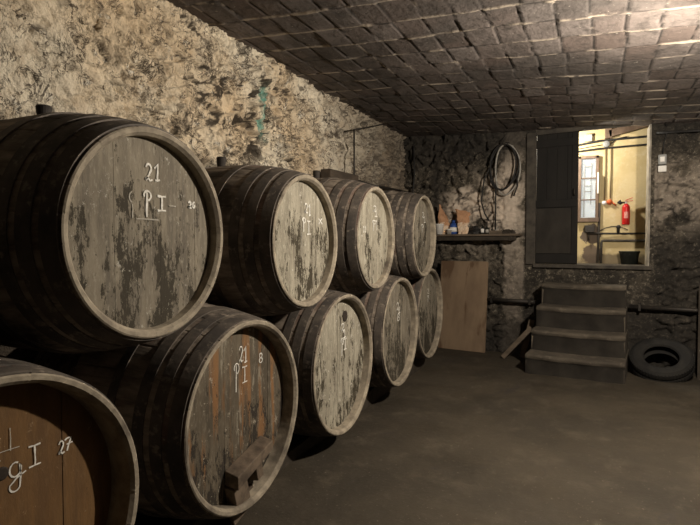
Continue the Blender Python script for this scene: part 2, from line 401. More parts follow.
dn = fbm(U*7+2, V*8, 91, 4); sp = ridged(wu*8+5, wv*9, 95, 4); sp2 = ridged(wu*17+wv*6, wv*20, 97, 3)
patch = sstep(0.40, 0.60, fbm(U*1.5, V*1.7, 58, 3))
dirt_shade = np.clip(sstep(0.72, 0.82, sp)*(0.12+0.88*patch*rough_amt)*sstep(0.35, 0.5, dn) + sstep(0.76, 0.86, sp2)*(0.3+0.6*patch*rough_amt)*sstep(0.40, 0.6, fbm(U*4, V*4, 61)) \
    + np.maximum(crack, 0.6*gcrack*pm)*rough_amt*sstep(0.45, 0.6, dn)*0.6 + fold*sstep(0.4, 0.6, fbm(U*5, V*5, 66))*0.6, 0, 0.95)*(1-0.85*plaster)
far_dark = 0.75*sstep(4.2, 7.2, U + 1.2*(fbm(U*2, V*2, 44)-0.5))  # wall colour darkens towards the far end
foot = 1-sstep(1.85, 2.0, V); far_dark = far_dark*(1-foot); dirt_shade = np.maximum(dirt_shade, 0.97*foot)  # blackened foot: shade of barrels not built, painted over the real dirt
green = 0.95*np.exp(-((U-3.83-0.06*fbm(V*3, V*2, 2))/0.045)**2)*sstep(2.36, 2.5, V)*(1-sstep(2.80, 2.95, V))*sstep(0.3, 0.55, fbm(U*18, V*9, 7))
grid('wall_left', np.stack([X, U, V], -1), None, M['left'], {'dirt_shade': dirt_shade, 'far_dark': far_dark, 'green': green, 'rough': rough_amt})

# back wall: rubble with door opening; u runs along world x
xs = np.unique(np.concatenate([np.linspace(-2.85, -0.68, 140), np.linspace(-0.68, 0.64, 70), np.linspace(0.64, 2.6, 125), np.linspace(2.62, XR+0.1, 30)]))
zs = np.unique(np.concatenate([np.linspace(-0.05, 1.235, 80), np.linspace(1.235, 3.25, 130)]))
U, V = np.meshgrid(xs, zs, indexing='ij')
wu = U + 0.10*(fbm(U*4, V*4, 13)-0.5); wv = V + 0.08*(fbm(U*4+9, V*4, 14)-0.5)
wu = wu + 0.05*(fbm(U*13, V*13, 16)-0.5); wv = wv + 0.05*(fbm(U*13, V*13+4, 17)-0.5)
f1, f2, cid, cx, cy = worley(wu*4.6, wv*8.5, 111)
crack = 1-sstep(0.0, 0.16, f2-f1)
f1b, f2b, cidb, cxb, cyb = worley(wu*10, wv*13, 222)
crb = 1-sstep(0, 0.2, f2b-f1b)
d = (fbm(U*1.2, V*1.2, 133, 3)-0.5)*0.07 + (cid-0.5)*0.05 + (cx*np.cos(cid*40)+cy*np.sin(cid*40))*0.05 - crack*0.015 + (cxb*np.cos(cidb*40)+cyb*np.sin(cidb*40))*0.05 - crb*0.008 + (fbm(U*12, V*12, 141, 4)-0.5)*0.05
near = np.minimum(np.minimum(np.abs(U+0.68), np.abs(U-0.64))*6, 1)*1.0
inb = (U > -0.9)*(U < 0.72)
d = np.where(inb > 0, d*0.25*np.clip(near+0.2, 0, 1), d)
blocks = sstep(-1.12, -1.08, U)*(1-sstep(-0.84, -0.80, U))            # dressed stones left of the door
by = np.abs(((V-0.12) % 0.42)-0.21); bj = 1-sstep(0.0, 0.015, 0.21-by)
d = d*(1-0.75*blocks) - 0.015*bj*blocks
Y = backY(U) - np.clip(d, -0.06, 0.06)
keep = ~((U[:-1,:-1] >= -0.681) & (U[1:,:-1] <= 0.641) & (V[:-1,:-1] >= 1.234) & (V[:-1,1:] <= 3.12))
dn = fbm(U*6+2, V*7, 191, 4)
dirt_shade = np.clip(crack*sstep(0.45, 0.6, dn)*0.6 + crb*0.3*sstep(0.45, 0.6, dn) + sstep(0.78, 0.88, ridged(wu*8, wv*9, 195, 4))*0.7, 0, 1)*(1-blocks*0.6)
lime = sstep(0.30, 0.46, fbm(U*5, V*5, 71, 4))*np.clip(np.exp(-((U+1.52)/0.38)**2-((V-1.98)/0.36)**2)*2.0 + 0.75*np.exp(-((U+1.05)/0.22)**2-((V-2.2)/0.5)**2) + 0.35*blocks + 0.35*sstep(1.5, 1.9, V)*(U > 0.7)*(1-sstep(2.3, 2.6, V)), 0, 1)
dark_amt = np.clip((1-sstep(0.35, 1.55, V + 0.7*(fbm(U*1.5, V*1.5, 205)-0.5)))*0.85, 0, 0.85)  # darker towards the floor, then towards the ceiling
dark_amt = np.maximum(dark_amt, 0.8*sstep(2.45, 2.9, V + 0.3*(fbm(U*2, V*2, 206)-0.5)))
dark_amt = np.maximum(dark_amt, 0.75*np.exp(-((U+2.1)/0.09)**2))  # soot strip near the left corner
dark_amt = np.maximum(dark_amt, 0.72*sstep(0.6, 0.8, U)*(1-sstep(1.3, 2.0, V + 0.6*(fbm(U*2, V*2, 208)-0.5))))  # darker low on the right of the door
dark_amt = dark_amt*(1-0.45*(1-sstep(-0.9, -0.7, U))*sstep(0.3, 0.5, V)*(1-sstep(1.1, 1.5, V)))
grid('wall_back', np.stack([U, Y, V], -1), keep, M['back'], {'dirt_shade': dirt_shade, 'lime': lime, 'dark_amt': dark_amt})

# plain walls outside the frame
b = MB(); b.box((XR+0.05, 1.0, 1.45), (0.1, 14.2, 3.1)); struct(b.build('wall_right', M['back']))
b = MB(); b.box((0.8, Y0-0.05, 1.6), (7.2, 0.1, 3.4)); struct(b.build('wall_front', M['back']))

# ceiling: flat-laid bricks 0.21 x 0.32 with broken mortar, as relief
def ceiling_part(name, x0, x1, y0, y1, nx, ny):
    xs = np.linspace(x0, x1, nx); ys = np.linspace(y0, y1, ny)
    U, V = np.meshgrid(xs, ys, indexing='ij')
    vv = V + 0.03*(fbm(U*1.2, V*0.8, 301)-0.5)*2 + 0.02*(fbm(U*6, V*6, 302)-0.5)
    row = np.floor(vv/0.32); fv = vv/0.32-row
    uu = U + 0.02*(fbm(U*3, V*3, 303)-0.5)*2 + 0.05*(_hash(row, row*0, 5)-0.5)
    colm = np.floor(uu/0.212); fu = uu/0.212-colm
    h = _hash(colm, row, 7); h2 = _hash(colm, row, 8); h3 = _hash(colm, row, 9)
    du = np.minimum(fu, 1-fu)*0.212; dv = np.minimum(fv, 1-fv)*0.32
    wob = 0.006*(fbm(U*20, V*20, 304)-0.5)
    ju = 1-sstep(0.002, 0.009, du+wob); jv = 1-sstep(0.003, 0.012, dv+wob)
    nm = fbm(U*3.5, V*3.0, 305, 4); nm2 = fbm(U*16, V*16, 306, 3)
    rowh = _hash(np.floor(vv/0.32+0.5), row*0, 12)
    ridge = (1-sstep(0.006, 0.022, dv + 0.012*(nm2-0.5)))*sstep(0.50, 0.58, nm + 0.25*(rowh-0.5))
    ridge2 = (1-sstep(0.003, 0.010, du + 0.01*(nm2-0.5)))*sstep(0.66, 0.72, fbm(U*4+7, V*4, 307))*0.6
    joint = np.clip(np.maximum(ju, jv)*(1-ridge)*(1-ridge2), 0, 1)
    mort = np.clip(np.maximum(ridge*0.9, ridge2), 0, 1)*sstep(0.35, 0.6, nm2+0.15)
    z = -((h-0.5)*0.006 + (fu-0.5)*(h2-0.5)*0.010 + (fv-0.5)*(h3-0.4)*0.018) + joint*0.006 - np.maximum(ridge, ridge2)*0.004 \
        - 0.007*(fbm(U*9, V*9, 308)-0.5) + 0.03*(fbm(U*0.7, V*0.7, 309)-0.5)
    Z = ceilZ(U) + z
    kp = ((V[:-1, :-1] < backY(U[:-1, :-1])+0.06))
    return grid(name, np.stack([U, V, Z], -1)[:, ::-1], kp[:, ::-1], M['ceil'], {'rnd': h[:, ::-1], 'joint': joint[:, ::-1], 'mortar': mort[:, ::-1]})
ceiling_part('ceiling', -2.8, XR+0.1, Y0-0.1, 8.0, 520, 1050)

# floor: beaten earth / worn cement
xs = np.linspace(-2.95, XR+0.1, 290); ys = np.linspace(Y0-0.1, 8.0, 500)
U, V = np.meshgrid(xs, ys, indexing='ij')
Z = 0.014*(fbm(U*1.3, V*1.3, 401)-0.5) + 0.008*(fbm(U*6, V*6, 402)-0.5) - 0.006*sstep(0.93, 0.98, ridged(U*1.1, V*1.1, 403, 2))
grid('floor', np.stack([U, V, Z], -1), None, M['floor'], {})

# passage behind the doorway
ang = math.atan(SL)
b = MB(); b.box((0.3, 8.45, 2.45), (3.6, 0.1, 2.7)); struct(b.build('wall_passage', M['yellow']))
b = MB(); b.add([(-1.0, backY(-1.0)+.1, 1.13), (2.0, backY(2.0)+.1, 1.13), (2.0, 8.4, 1.13), (-1.0, 8.4, 1.13), (-1.0, backY(-1.0)+.1, 1.23), (2.0, backY(2.0)+.1, 1.23), (2.0, 8.4, 1.23), (-1.0, 8.4, 1.23)], [(0,3,2,1),(4,5,6,7),(0,1,5,4),(1,2,6,5),(2,3,7,6),(3,0,4,7)]); struct(b.build('floor_passage', M['step']))
b = MB(); b.box((0.3, 7.95, 3.72), (3.6, 1.5, 0.1)); struct(b.build('ceiling_passage', M['jamb']))
b = MB(); b.box((-1.05, 8.12, 2.45), (0.1, 0.56, 2.6)); struct(b.build('wall_passage_left', M['yellow']))
b = MB(); b.box((2.05, 7.95, 2.45), (0.1, 1.5, 2.6)); struct(b.build('wall_passage_right', M['yellow']))
def wbox(b, u0, u1, z0, z1, d0, d1, mat=0):      # box in wall space: u along x, d behind (+) or before (-) the wall face
    vs_ = []
    for z in (z0, z1):
        for u, dd in ((u0, d0), (u1, d0), (u1, d1), (u0, d1)): vs_.append((u, backY(u)+dd, z))
    b.add(vs_, [(0,3,2,1),(4,5,6,7),(0,1,5,4),(1,2,6,5),(2,3,7,6),(3,0,4,7)], mat)
b = MB(); wbox(b, -2.75, -0.70, 1.26, 3.4, 0.08, 0.30); wbox(b, 0.66, 2.6, 1.26, 3.4, 0.08, 0.30); wbox(b, -2.75, 2.6, 3.10, 3.75, 0.07, 0.30)
struct(b.build('wall_core', M['jamb']))
b = MB(); wbox(b, -0.80, -0.672, 1.235, 3.0, -0.035, 0.10); struct(bevel(b.build('trim_1', M['jamb']), 0.01))
b = MB(); wbox(b, 0.632, 0.655, 1.235, 2.955, -0.02, 0.30); struct(bevel(b.build('trim_2', M['palejamb']), 0.008))
b = MB(); wbox(b, -0.70, 0.68, 1.195, 1.242, -0.05, 0.33); struct(bevel(b.build('trim_3', M['jamb']), 0.008))
b = MB(); wbox(b, -0.69, 0.66, 2.965, 3.12, -0.01, 0.06); struct(bevel(b.build('trim_4', M['jamb']), 0.008))

# closed dark door leaf on the left of the opening
def wp(u, z, d): return Vector((u, backY(u)+d, z))
dr = thing('door_1', 'sooty black door leaf left of the bright doorway', 'door', (-0.41, backY(-0.41)+0.05, 1.245), (0, 0, ang)); struct(dr)
b = MB()
for k in range(4): b.box((-0.195+k*0.13, 0, 0.865), (0.129, 0.035, 1.73))
bevel(b.build('door_panel', M['door'], dr), 0.004)
b = MB(); b.box((0, -0.028, 0.07), (0.52, 0.025, 0.12)); b.box((0, -0.028, 0.80), (0.52, 0.025, 0.10)); b.box((0, -0.028, 1.60), (0.52, 0.012, 0.10)); b.box((0.225, -0.024, 0.86), (0.075, 0.012, 1.72))
bevel(b.build('door_frame_rail', M['door'], dr), 0.004)
b = MB(); b.box((-0.035, -0.025, 0.44), (0.44, 0.012, 0.60)); bevel(b.build('kick_panel', M['door_lo'], dr), 0.003)
b = MB(); b.tube([(0.225, -0.04, 0.98), (0.225, -0.075, 0.98), (0.225, -0.075, 0.90), (0.225, -0.04, 0.90)], 0.008, 8); b.build('door_handle', M['black'], dr)

# window in the passage
wn = thing('window_1', 'narrow barred window in a brown frame on the yellow wall', 'window', (-0.035, 8.40, 1.83)); struct(wn)
WW, WH = 0.27, 0.95
b = MB()
for s in (-1, 1): b.box((s*(WW/2-0.02), -0.025, WH/2), (0.04, 0.06, WH))
b.box((0, -0.025, WH-0.02), (WW, 0.06, 0.04)); b.box((0, -0.03, 0.03), (WW+0.02, 0.08, 0.06))
bevel(b.build('window_frame', M['brown'], wn), 0.004)
b = MB(); b.box((0, -0.004, WH/2), (WW-0.07, 0.006, WH-0.08)); b.build('window_light', M['daylit'], wn)
b = MB(); b.box((0, -0.016, WH/2), (WW-0.08, 0.004, WH-0.09)); b.build('pane', M['glass'], wn)
b = MB()
for z in (0.32, 0.63): b.box((0, -0.03, z), (WW-0.07, 0.02, 0.016))
bevel(b.build('glazing_bar', M['brown'], wn), 0.002)
b = MB(); b.box((-0.055, -0.026, 0.47), (0.014, 0.012, 0.80)); b.box((0.035, -0.026, 0.55), (0.010, 0.012, 0.60))
for z in (0.44, 0.52, 0.80): b.box((-0.005, -0.026, z), (0.09, 0.012, 0.012))
b.build('inner_lattice', M['grey_pl'], wn)
b = MB(); b.box((0.125, -0.075, 0.55), (0.02, 0.07, 0.30)); bevel(b.build('open_vent_flap', M['white'], wn), 0.003)

# ------------------------------------------------------------ stone steps
st = thing('stone_steps', 'flight of four worn cement steps up to the doorway', 'steps', (-0.12, 6.72, 0), (0, 0, math.atan(-0.10)))
for k in range(4):
    top = (0.235, 0.485, 0.745, 1.01)[k]; y0 = -0.385+0.25*k; y1 = 0.66; hw = 0.52-0.012*k
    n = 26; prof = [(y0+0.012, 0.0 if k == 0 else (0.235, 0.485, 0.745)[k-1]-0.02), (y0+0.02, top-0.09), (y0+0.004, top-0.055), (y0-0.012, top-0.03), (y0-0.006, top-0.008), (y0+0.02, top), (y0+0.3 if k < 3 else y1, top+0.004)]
    vs_ = []; fs = []; m_ = len(prof)
    for i in range(n+1):
        x = -hw+2*hw*i/n; wear = 0.012*math.cos(x/hw*PI/2)
        for j, (yy, zz) in enumerate(prof):
            e = 0.006*math.sin(x*17+k*3+j)+random.uniform(-0.002, 0.002)
            ed = 0.02 if i in (0, n) else 0
            vs_.append((x, yy+e+ed, zz - (wear if j >= 2 else 0) - (0.01 if (i in (0, n) and j >= 3) else 0)))
    for i in range(n):
        for j in range(m_-1): fs.append((i*m_+j, (i+1)*m_+j, (i+1)*m_+j+1, i*m_+j+1))
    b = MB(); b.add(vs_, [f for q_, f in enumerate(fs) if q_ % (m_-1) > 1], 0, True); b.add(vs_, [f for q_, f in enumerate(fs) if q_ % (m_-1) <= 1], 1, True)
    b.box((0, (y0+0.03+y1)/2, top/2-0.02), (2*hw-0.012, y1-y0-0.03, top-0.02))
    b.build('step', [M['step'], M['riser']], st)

# ------------------------------------------------------------ barrels
def ribbon(b, pts, wd, x):
    n = len(pts); L = []; R = []
    for i, (u, v) in enumerate(pts):
        a = pts[max(i-1, 0)]; c = pts[min(i+1, n-1)]
        dx, dy = c[0]-a[0], c[1]-a[1]; q = math.hypot(dx, dy) or 1; nx, ny = -dy/q, dx/q
        ww = wd*random.uniform(0.35, 0.62)
        L.append((x, u+nx*ww, v+ny*ww)); R.append((x, u-nx*ww, v-ny*ww))
    vs_ = L+R; b.add(vs_, [(i, n+i, n+i+1, i+1) for i in range(n-1)])
def arc(cx, cy, rx, ry, a0, a1, n=10):
    return [(cx+rx*math.cos(math.radians(a0+(a1-a0)*i/n)), cy+ry*math.sin(math.radians(a0+(a1-a0)*i/n))) for i in range(n+1)]
GL = {   # strokes in a unit box
 '2': [arc(0.45, 0.74, 0.33, 0.25, 170, -30) + [(0.5, 0.35), (0.1, 0.05)] + arc(0.3, 0.1, 0.2, 0.1, 200, 60, 4) + [(0.6, 0.02), (0.95, 0.10)]],
 '1': [[(0.15, 0.72), (0.4, 0.85), (0.62, 1.0), (0.60, 0.5), (0.55, 0.04)], [(0.25, 0.03), (0.55, 0.02), (0.9, 0.08)]],
 'P': [[(0.40, 0.92), (0.38, 0.5), (0.36, 0.0)], [(0.1, 0.75)] + arc(0.45, 0.80, 0.40, 0.18, 170, -80)],
 'I': [[(0.5, 0.0), (0.52, 0.5), (0.5, 1.0)], [(0.05, 1.0), (0.5, 0.98), (0.95, 1.0)], [(0.05, 0.0), (0.5, 0.02), (0.95, 0.03)]],
 '6': [arc(0.55, 0.6, 0.4, 0.4, 60, 200, 6) + arc(0.5, 0.28, 0.32, 0.26, 180, 520, 10)],
 'x': [[(0.05, 0.9), (0.5, 0.5), (0.95, 0.05)], [(0.9, 1.0), (0.45, 0.5), (0.1, 0.0)]],
 '8': [arc(0.5, 0.74, 0.28, 0.24, -90, 270, 10) + arc(0.5, 0.26, 0.34, 0.25, 90, -270, 10)],
 'g': [arc(0.45, 0.72, 0.35, 0.24, 60, 400, 12) + [(0.78, 0.5), (0.72, 0.2)] + arc(0.4, 0.18, 0.32, 0.18, 0, -200, 8) + [(0.5, 0.42), (1.1, 0.55)]],
 '7': [[(0.05, 0.85), (0.4, 0.95), (0.9, 0.95), (0.6, 0.5), (0.35, 0.0)], [(0.3, 0.5), (1.1, 0.55)]],
 '(': [arc(0.9, 0.5, 0.7, 0.5, 110, 250, 8)],
 '|': [[(0.5, 1.0), (0.55, 0.5), (0.5, 0.0)]],
 '_': [[(0.0, 0.3), (0.5, 0.35), (1.0, 0.3)]],
}
def chalk(parent, marks, x, wd, mat):
    for ch, u0, v0, u1, v1 in marks:
        b = MB()
        for s in GL[ch]:
            pts = []
            for i in range(len(s)):
                pts.append(s[i])
                if i < len(s)-1 and math.dist(s[i], s[i+1]) > 0.3: pts.append(((s[i][0]+s[i+1][0])/2+random.uniform(-.03, .03), (s[i][1]+s[i+1][1])/2))
            ribbon(b, [(u0+(u1-u0)*p[0], v0+(v1-v0)*p[1]) for p in pts], wd, x + random.uniform(0, 0.0004))
        b.build('chalk_mark', mat, parent)

def barrel(label, X, Y, z, rr, rb, headmat, marks, old=None, recess=0.06, peel=0.0, hole=None, L=1.1, group='wine barrels stacked in two rows', seed=0.0, roll=0.0, wd=0.009):
    random.seed(int(seed*10)+3)
    t = thing('wine_barrel', label, 'barrel', (X-L/2, Y, z-rb), (0, 0, 0), group)
    cz = rb; H = L/2; ns = 26; th = 0.036
    def R(x): q = abs(x)/H; return rb-(rb-rr)*(q**2.0)
    def loc(o): o.location = (0, 0, cz); o['seed'] = seed; o['peel'] = peel; return o
    # staves: grooved shell, chamfered chimes at both ends
    b = MB(); sub = 5; n = ns*sub; xs_ = [-H+L*i/30 for i in range(31)]
    jr = [random.uniform(-0.0007, 0.0007) for _ in range(ns)]
    wd_ = [random.uniform(-0.15, 0.15) for _ in range(ns)]
    je = [random.uniform(-0.001, 0.001) for _ in range(ns)]
    def ring(x, r, groove=True, end=0):
        out = []
        for k in range(n):
            s = k//sub; j = k % sub; a = 2*PI*(s + (0, .06, .35, .65, .94)[j] + (wd_[s] if j == 0 else 0)*0.1)/ns
            dr = jr[s] + ((-0.0035 if end == 0 else -0.0015) if (groove and j == 0) else 0)
            out.append((x + (je[s]*end), (r+dr)*math.cos(a), (r+dr)*math.sin(a)))
        return out
    rings = [ring(x, R(x), True) for x in xs_]
    vs_ = [p for r_ in rings for p in r_]; fs = []
    for i in range(len(rings)-1):
        for k in range(n): fs.append((i*n+k, i*n+(k+1) % n, (i+1)*n+(k+1) % n, (i+1)*n+k))
    b.add(vs_, fs, 0, False)
    for s in (-1, 1):
        rg = [ring(s*H, rr, True, 0.001), ring(s*(H+0.004), rr-0.006, True, s), ring(s*(H+0.002), rr-0.021, True, s), ring(s*(H-0.012), rr-th*0.92, False), ring(s*(H-recess-0.03), rr-th, False)]
        vs_ = [p for r_ in rg for p in r_]; fs = []
        for i in range(len(rg)-1):
            for k in range(n):
                f = (i*n+k, i*n+(k+1) % n, (i+1)*n+(k+1) % n, (i+1)*n+k); fs.append(f if s > 0 else f[::-1])
        b.add(vs_, fs, 1, False)
    loc(b.build('staves', [M['stave'], M['chime']], t)).rotation_euler = (roll, 0, 0)
    # head of upright planks, one disc at each end
    def disc(s):
        b = MB(); r0 = rr-th+0.004; cuts = [-r0]
        while cuts[-1] < r0-0.10: cuts.append(cuts[-1]+random.uniform(0.085, 0.135))
        cuts.append(r0)
        for i in range(len(cuts)-1):
            a0, a1 = cuts[i]+0.0004, cuts[i+1]-0.0004; dx = random.uniform(-0.0012, 0.0012)
            m_ = 8; us = [a0+(a1-a0)*k/m_ for k in range(m_+1)]
            top = [(u, math.sqrt(max(r0*r0-u*u, 0))) for u in us]
            out = top + [(u, -v) for u, v in reversed(top)]
            nn = len(out); xf = s*(H-recess)+dx; xb = xf-s*0.022
            fr = [(xf, u, v) for u, v in out]; bk = [(xb, u, v) for u, v in out]
            fs = [tuple(range(nn-1, -1, -1)), tuple(range(nn, 2*nn))]+[(k, (k+1) % nn, nn+(k+1) % nn, nn+k) for k in range(nn)]
            if s < 0: fs = [f[::-1] for f in fs]
            b.add(fr+bk, fs)
        return loc(b.build('barrel_head', headmat, t))
    hd = disc(1); disc(-1)
    hx = H-recess+0.0032
    if marks: chalk(hd, marks, hx, wd, M['chalk'])
    if old: chalk(hd, old, hx, wd*0.6, M['chalk_old'])
    if hole:
        b = MB(); b.lathe([(0.0, hx+0.004), (hole[2]*0.8, hx+0.004), (hole[2], hx), (hole[2], hx-0.01)], 20, 'x', (0, hole[0], hole[1]), smooth=False)
        b.build('tap_plug', M['hole'], hd)
    # iron hoops
    for a, wdt in ((0.012, 0.062), (0.105, 0.058), (0.195, 0.056), (0.365, 0.05)):
        for s in (1, -1):
            b = MB(); x0 = H-a; x1 = H-a-wdt; e = 0.0045+random.uniform(0, 0.0015)
            xm = (x0+x1)/2; tilt = random.uniform(-0.006, 0.006)
            p = [(R(x0)-0.002, s*x0), (R(x0)+e, s*x0), (R(xm)+e, s*xm), (R(x1)+e, s*x1), (R(x1)-0.002, s*x1)]
            b.lathe(p, 96, 'x', smooth=False)
            h = loc(b.build('hoop', M['hoop'], t))
    # bung
    b = MB(); b.lathe([(0.0, rb+0.068), (0.030, rb+0.068), (0.034, rb+0.06), (0.029, rb+0.025), (0.026, rb-0.02), (0.0, rb-0.02)], 18, 'z', (-0.02 if Y > 4 else -0.12, 0, 0), smooth=False)
    if z > 1.2: loc(b.build('bung', M['dark'], t))
    return t

G = 'old wine barrels stacked in two rows along the wall'
SC = lambda *m: list(m)
barrel('large upper barrel nearest the camera, grey flaking head chalked 21 P I and 26', -1.60, 1.614, 1.546, 0.423, 0.518, M['head_gr'],
    SC(('2', -.012, .215, .030, .285), ('1', .032, .22, .073, .29), ('P', -.022, .068, .025, .176), ('I', .052, .097, .104, .158), ('2', .238, .120, .260, .148), ('6', .264, .122, .284, .146)),
    SC(('(', -.10, .12, -.07, .165), ('|', -.088, .06, -.07, .115), ('_', -.06, .05, .06, .075), ('_', .12, .115, .16, .135)), 0.05, 0.03, seed=1.0, roll=0.1, group=G)
barrel('second upper barrel, pale flaking head chalked 21 P I and a small x', -1.60, 2.88, 1.522, 0.411, 0.500, M['head'],
    SC(('2', .03, .18, .075, .24), ('1', .075, .165, .115, .24), ('P', .0, .06, .05, .15), ('I', .06, .045, .11, .13), ('x', .215, .115, .275, .155)),
    SC(('|', -.01, -.04, .0, .06),), 0.05, 0.03, seed=2.3, roll=0.3, group=G)
barrel('third upper barrel, pale head with 21 and a chalked P box', -1.60, 4.046, 1.556, 0.418, 0.518, M['head'],
    SC(('2', .02, .22, .10, .27), ('1', .04, .18, .12, .235), ('P', .0, .06, .08, .15), ('|', .08, .065, .12, .15), ('_', .01, .14, .11, .155), ('1', -.195, .045, -.165, .095), ('1', -.16, .045, -.13, .095)),
    None, 0.05, -0.02, seed=3.7, roll=0.5, group=G)
barrel('fourth and farthest upper barrel, beside the shelf', -1.60, 5.43, 1.592, 0.430, 0.500, M['head_gr'],
    SC(('2', .05, .20, .13, .26), ('1', .10, .15, .19, .22), ('P', .02, .04, .12, .13)), SC(('x', -.15, .05, -.08, .12),), 0.055, 0.02, seed=4.1, roll=0.2, group=G)
barrel('nearest lower barrel, cut off by the frame, orange head chalked g I 27', -1.60, 0.975, 0.575, 0.53, 0.57, M['head_or'],
    SC(('g', .09, .115, .145, .215), ('I', .158, .175, .205, .245), ('2', .268, .178, .294, .225), ('7', .292, .182, .322, .230)),
    SC(('|', .09, .255, .11, .33), ('_', .02, .25, .13, .28), ('x', .03, .23, .07, .28)), 0.11, -0.2, hole=(.072, .19, 0.022), seed=5.2, roll=0.9, group=G, wd=0.0055)
b6 = barrel('second lower barrel, brown head with a wooden block and chalked 21 P I 8', -1.60, 2.25, 0.615, 0.491, 0.57, M['head_dk'],
    SC(('2', .015, .26, .055, .345), ('1', .052, .25, .092, .34), ('P', -.03, .11, .024, .264), ('I', .042, .145, .09, .23), ('8', .195, .22, .24, .275)),
    None, 0.085, 0.0, seed=6.6, roll=0.4, group=G, wd=0.0065)
barrel('third lower barrel, pale streaked head with a dark knot hole near the top', -1.60, 3.439, 0.636, 0.503, 0.548, M['head'],
    SC(('2', .04, .225, .10, .28), ('1', .06, .17, .13, .23), ('P', .03, .04, .09, .175), ('I', .08, .08, .14, .16)),
    SC(('8', .235, .22, .29, .285),), 0.065, 0.01, hole=(.11, .33, 0.042), seed=7.9, roll=0.15, group=G)
barrel('fourth lower barrel, grey head with short chalk strokes near the top', -1.60, 4.672, 0.685, 0.505, 0.548, M['head_gr'],
    SC(('2', .01, .19, .08, .265), ('1', .05, .16, .12, .22), ('8', .02, .09, .11, .16)), SC(('|', -.10, .16, -.08, .28),), 0.06, 0.03, seed=8.3, roll=0.6, group=G)
barrel('farthest lower barrel, narrow grey head in front of the plywood sheet', -1.68, 5.97, 0.700, 0.520, 0.545, M['head_gr'],
    SC(('2', .02, .22, .09, .28), ('P', .02, .12, .09, .2)), SC(('|', .0, -.1, .02, .1),), 0.06, 0.05, seed=9.4, roll=0.7, group=G)
# wooden block pegged to the head of the second lower barrel
b = MB()
vs_ = [(0, -0.13, 0.075), (0.085, -0.13, 0.055), (0.085, 0.19, 0.14), (0, 0.19, 0.155), (0, -0.13, 0.0), (0.085, -0.13, -0.015), (0.085, 0.19, 0.085), (0, 0.19, 0.10)]
b.add(vs_, [(0,1,2,3),(7,6,5,4),(0,4,5,1),(1,5,6,2),(2,6,7,3),(3,7,4,0)])
bl = bevel(b.build('wooden_bracket', M['bracket'], b6, (0.467, 0.02, 0.225)), 0.005); bl['label'] = 'stained wooden block nailed low on the head'
b = MB(); b.box((0.03, -0.06, -0.065), (0.06, 0.12, 0.14), (0.25, 0, 0), jit=0.004); bevel(b.build('support_block', M['bracket'], bl), 0.004)
b = MB(); b.box((0.03, 0.10, -0.0), (0.055, 0.06, 0.11), (0.25, 0, 0), jit=0.004); bevel(b.build('support_block', M['bracket'], bl), 0.004)
b = MB(); b.box((0.012, 0.0, -0.155), (0.02, 0.20, 0.10), (0.3, 0, 0), jit=0.006); bevel(b.build('nailed_scrap', M['bracket'], bl), 0.003)

# sleepers the lower row rests on
low = [(0.975, 0.575, 0.57, 0.53), (2.25, 0.615, 0.57, 0.491), (3.439, 0.636, 0.548, 0.503), (4.672, 0.685, 0.548, 0.505), (5.97, 0.70, 0.545, 0.520)]
for (dx, nm) in ((-1.92, 'dark timber sleeper under the fronts of the lower barrels'), (-2.42, 'dark timber sleeper under the rears of the lower barrels')):
    b = MB(); q = []
    for (Y, z, rb, rr) in low: q.append((Y, z-(rb-(rb-rr)*((dx+2.15)/0.55)**2)-0.001))
    q = [(0.3, q[0][1])]+q+[(6.3, q[-1][1])]
    vs_ = []; fs = []
    for Y, z in q: vs_ += [(dx-0.07, Y, -0.01), (dx+0.07, Y, -0.01), (dx+0.07, Y, z), (dx-0.07, Y, z)]
    for i in range(len(q)-1):
        for k in range(4): fs.append((i*4+k, i*4+(k+1) % 4, i*4+4+(k+1) % 4, i*4+4+k))
    fs += [(3,2,1,0), tuple(4*(len(q)-1)+k for k in range(4))]
    b.add(vs_, fs); tag(bevel(b.build('timber_sleeper', M['sleeper']), 0.006), nm, 'beam')

# ------------------------------------------------------------ left wall fittings
b = MB(); b.bar((-2.50, 4.86, 2.235), (-2.50, 5.58, 2.25), 0.12, 0.10); tag(bevel(b.build('wooden_beam', M['dkbeam']), 0.008), 'weathered wooden beam fixed to the wall behind the third upper barrel', 'beam')
rd = thing('iron_rod', 'thin black iron rod with an arm up to the ceiling, on the left wall', 'rod', (-2.45, 5.47, 2.12))
b = MB(); b.tube([(0, 0, 0), (0, 0.005, 0.35), (0, 0, 0.685)], 0.011, 8); b.build('upright', M['black'], rd)
b = MB(); b.tube([(0, 0, 0.685), (0, 0.45, 0.80), (0.01, 0.88, 0.925)], 0.008, 8); b.build('arm', M['black'], rd)
b = MB(); b.box((-0.06, 0, 0.08), (0.12, 0.02, 0.02)); b.build('wall_clip', M['black'], rd)
b = MB(); b.tube([(-2.53, 5.5, 2.27), (-2.52, 6.2, 2.255), (-2.53, 6.9, 2.28), (-2.54, 7.66, 2.30)], 0.014, 8); tag(b.build('wall_pipe', M['black']), 'dark thin pipe running along the left wall above the barrels', 'pipe')

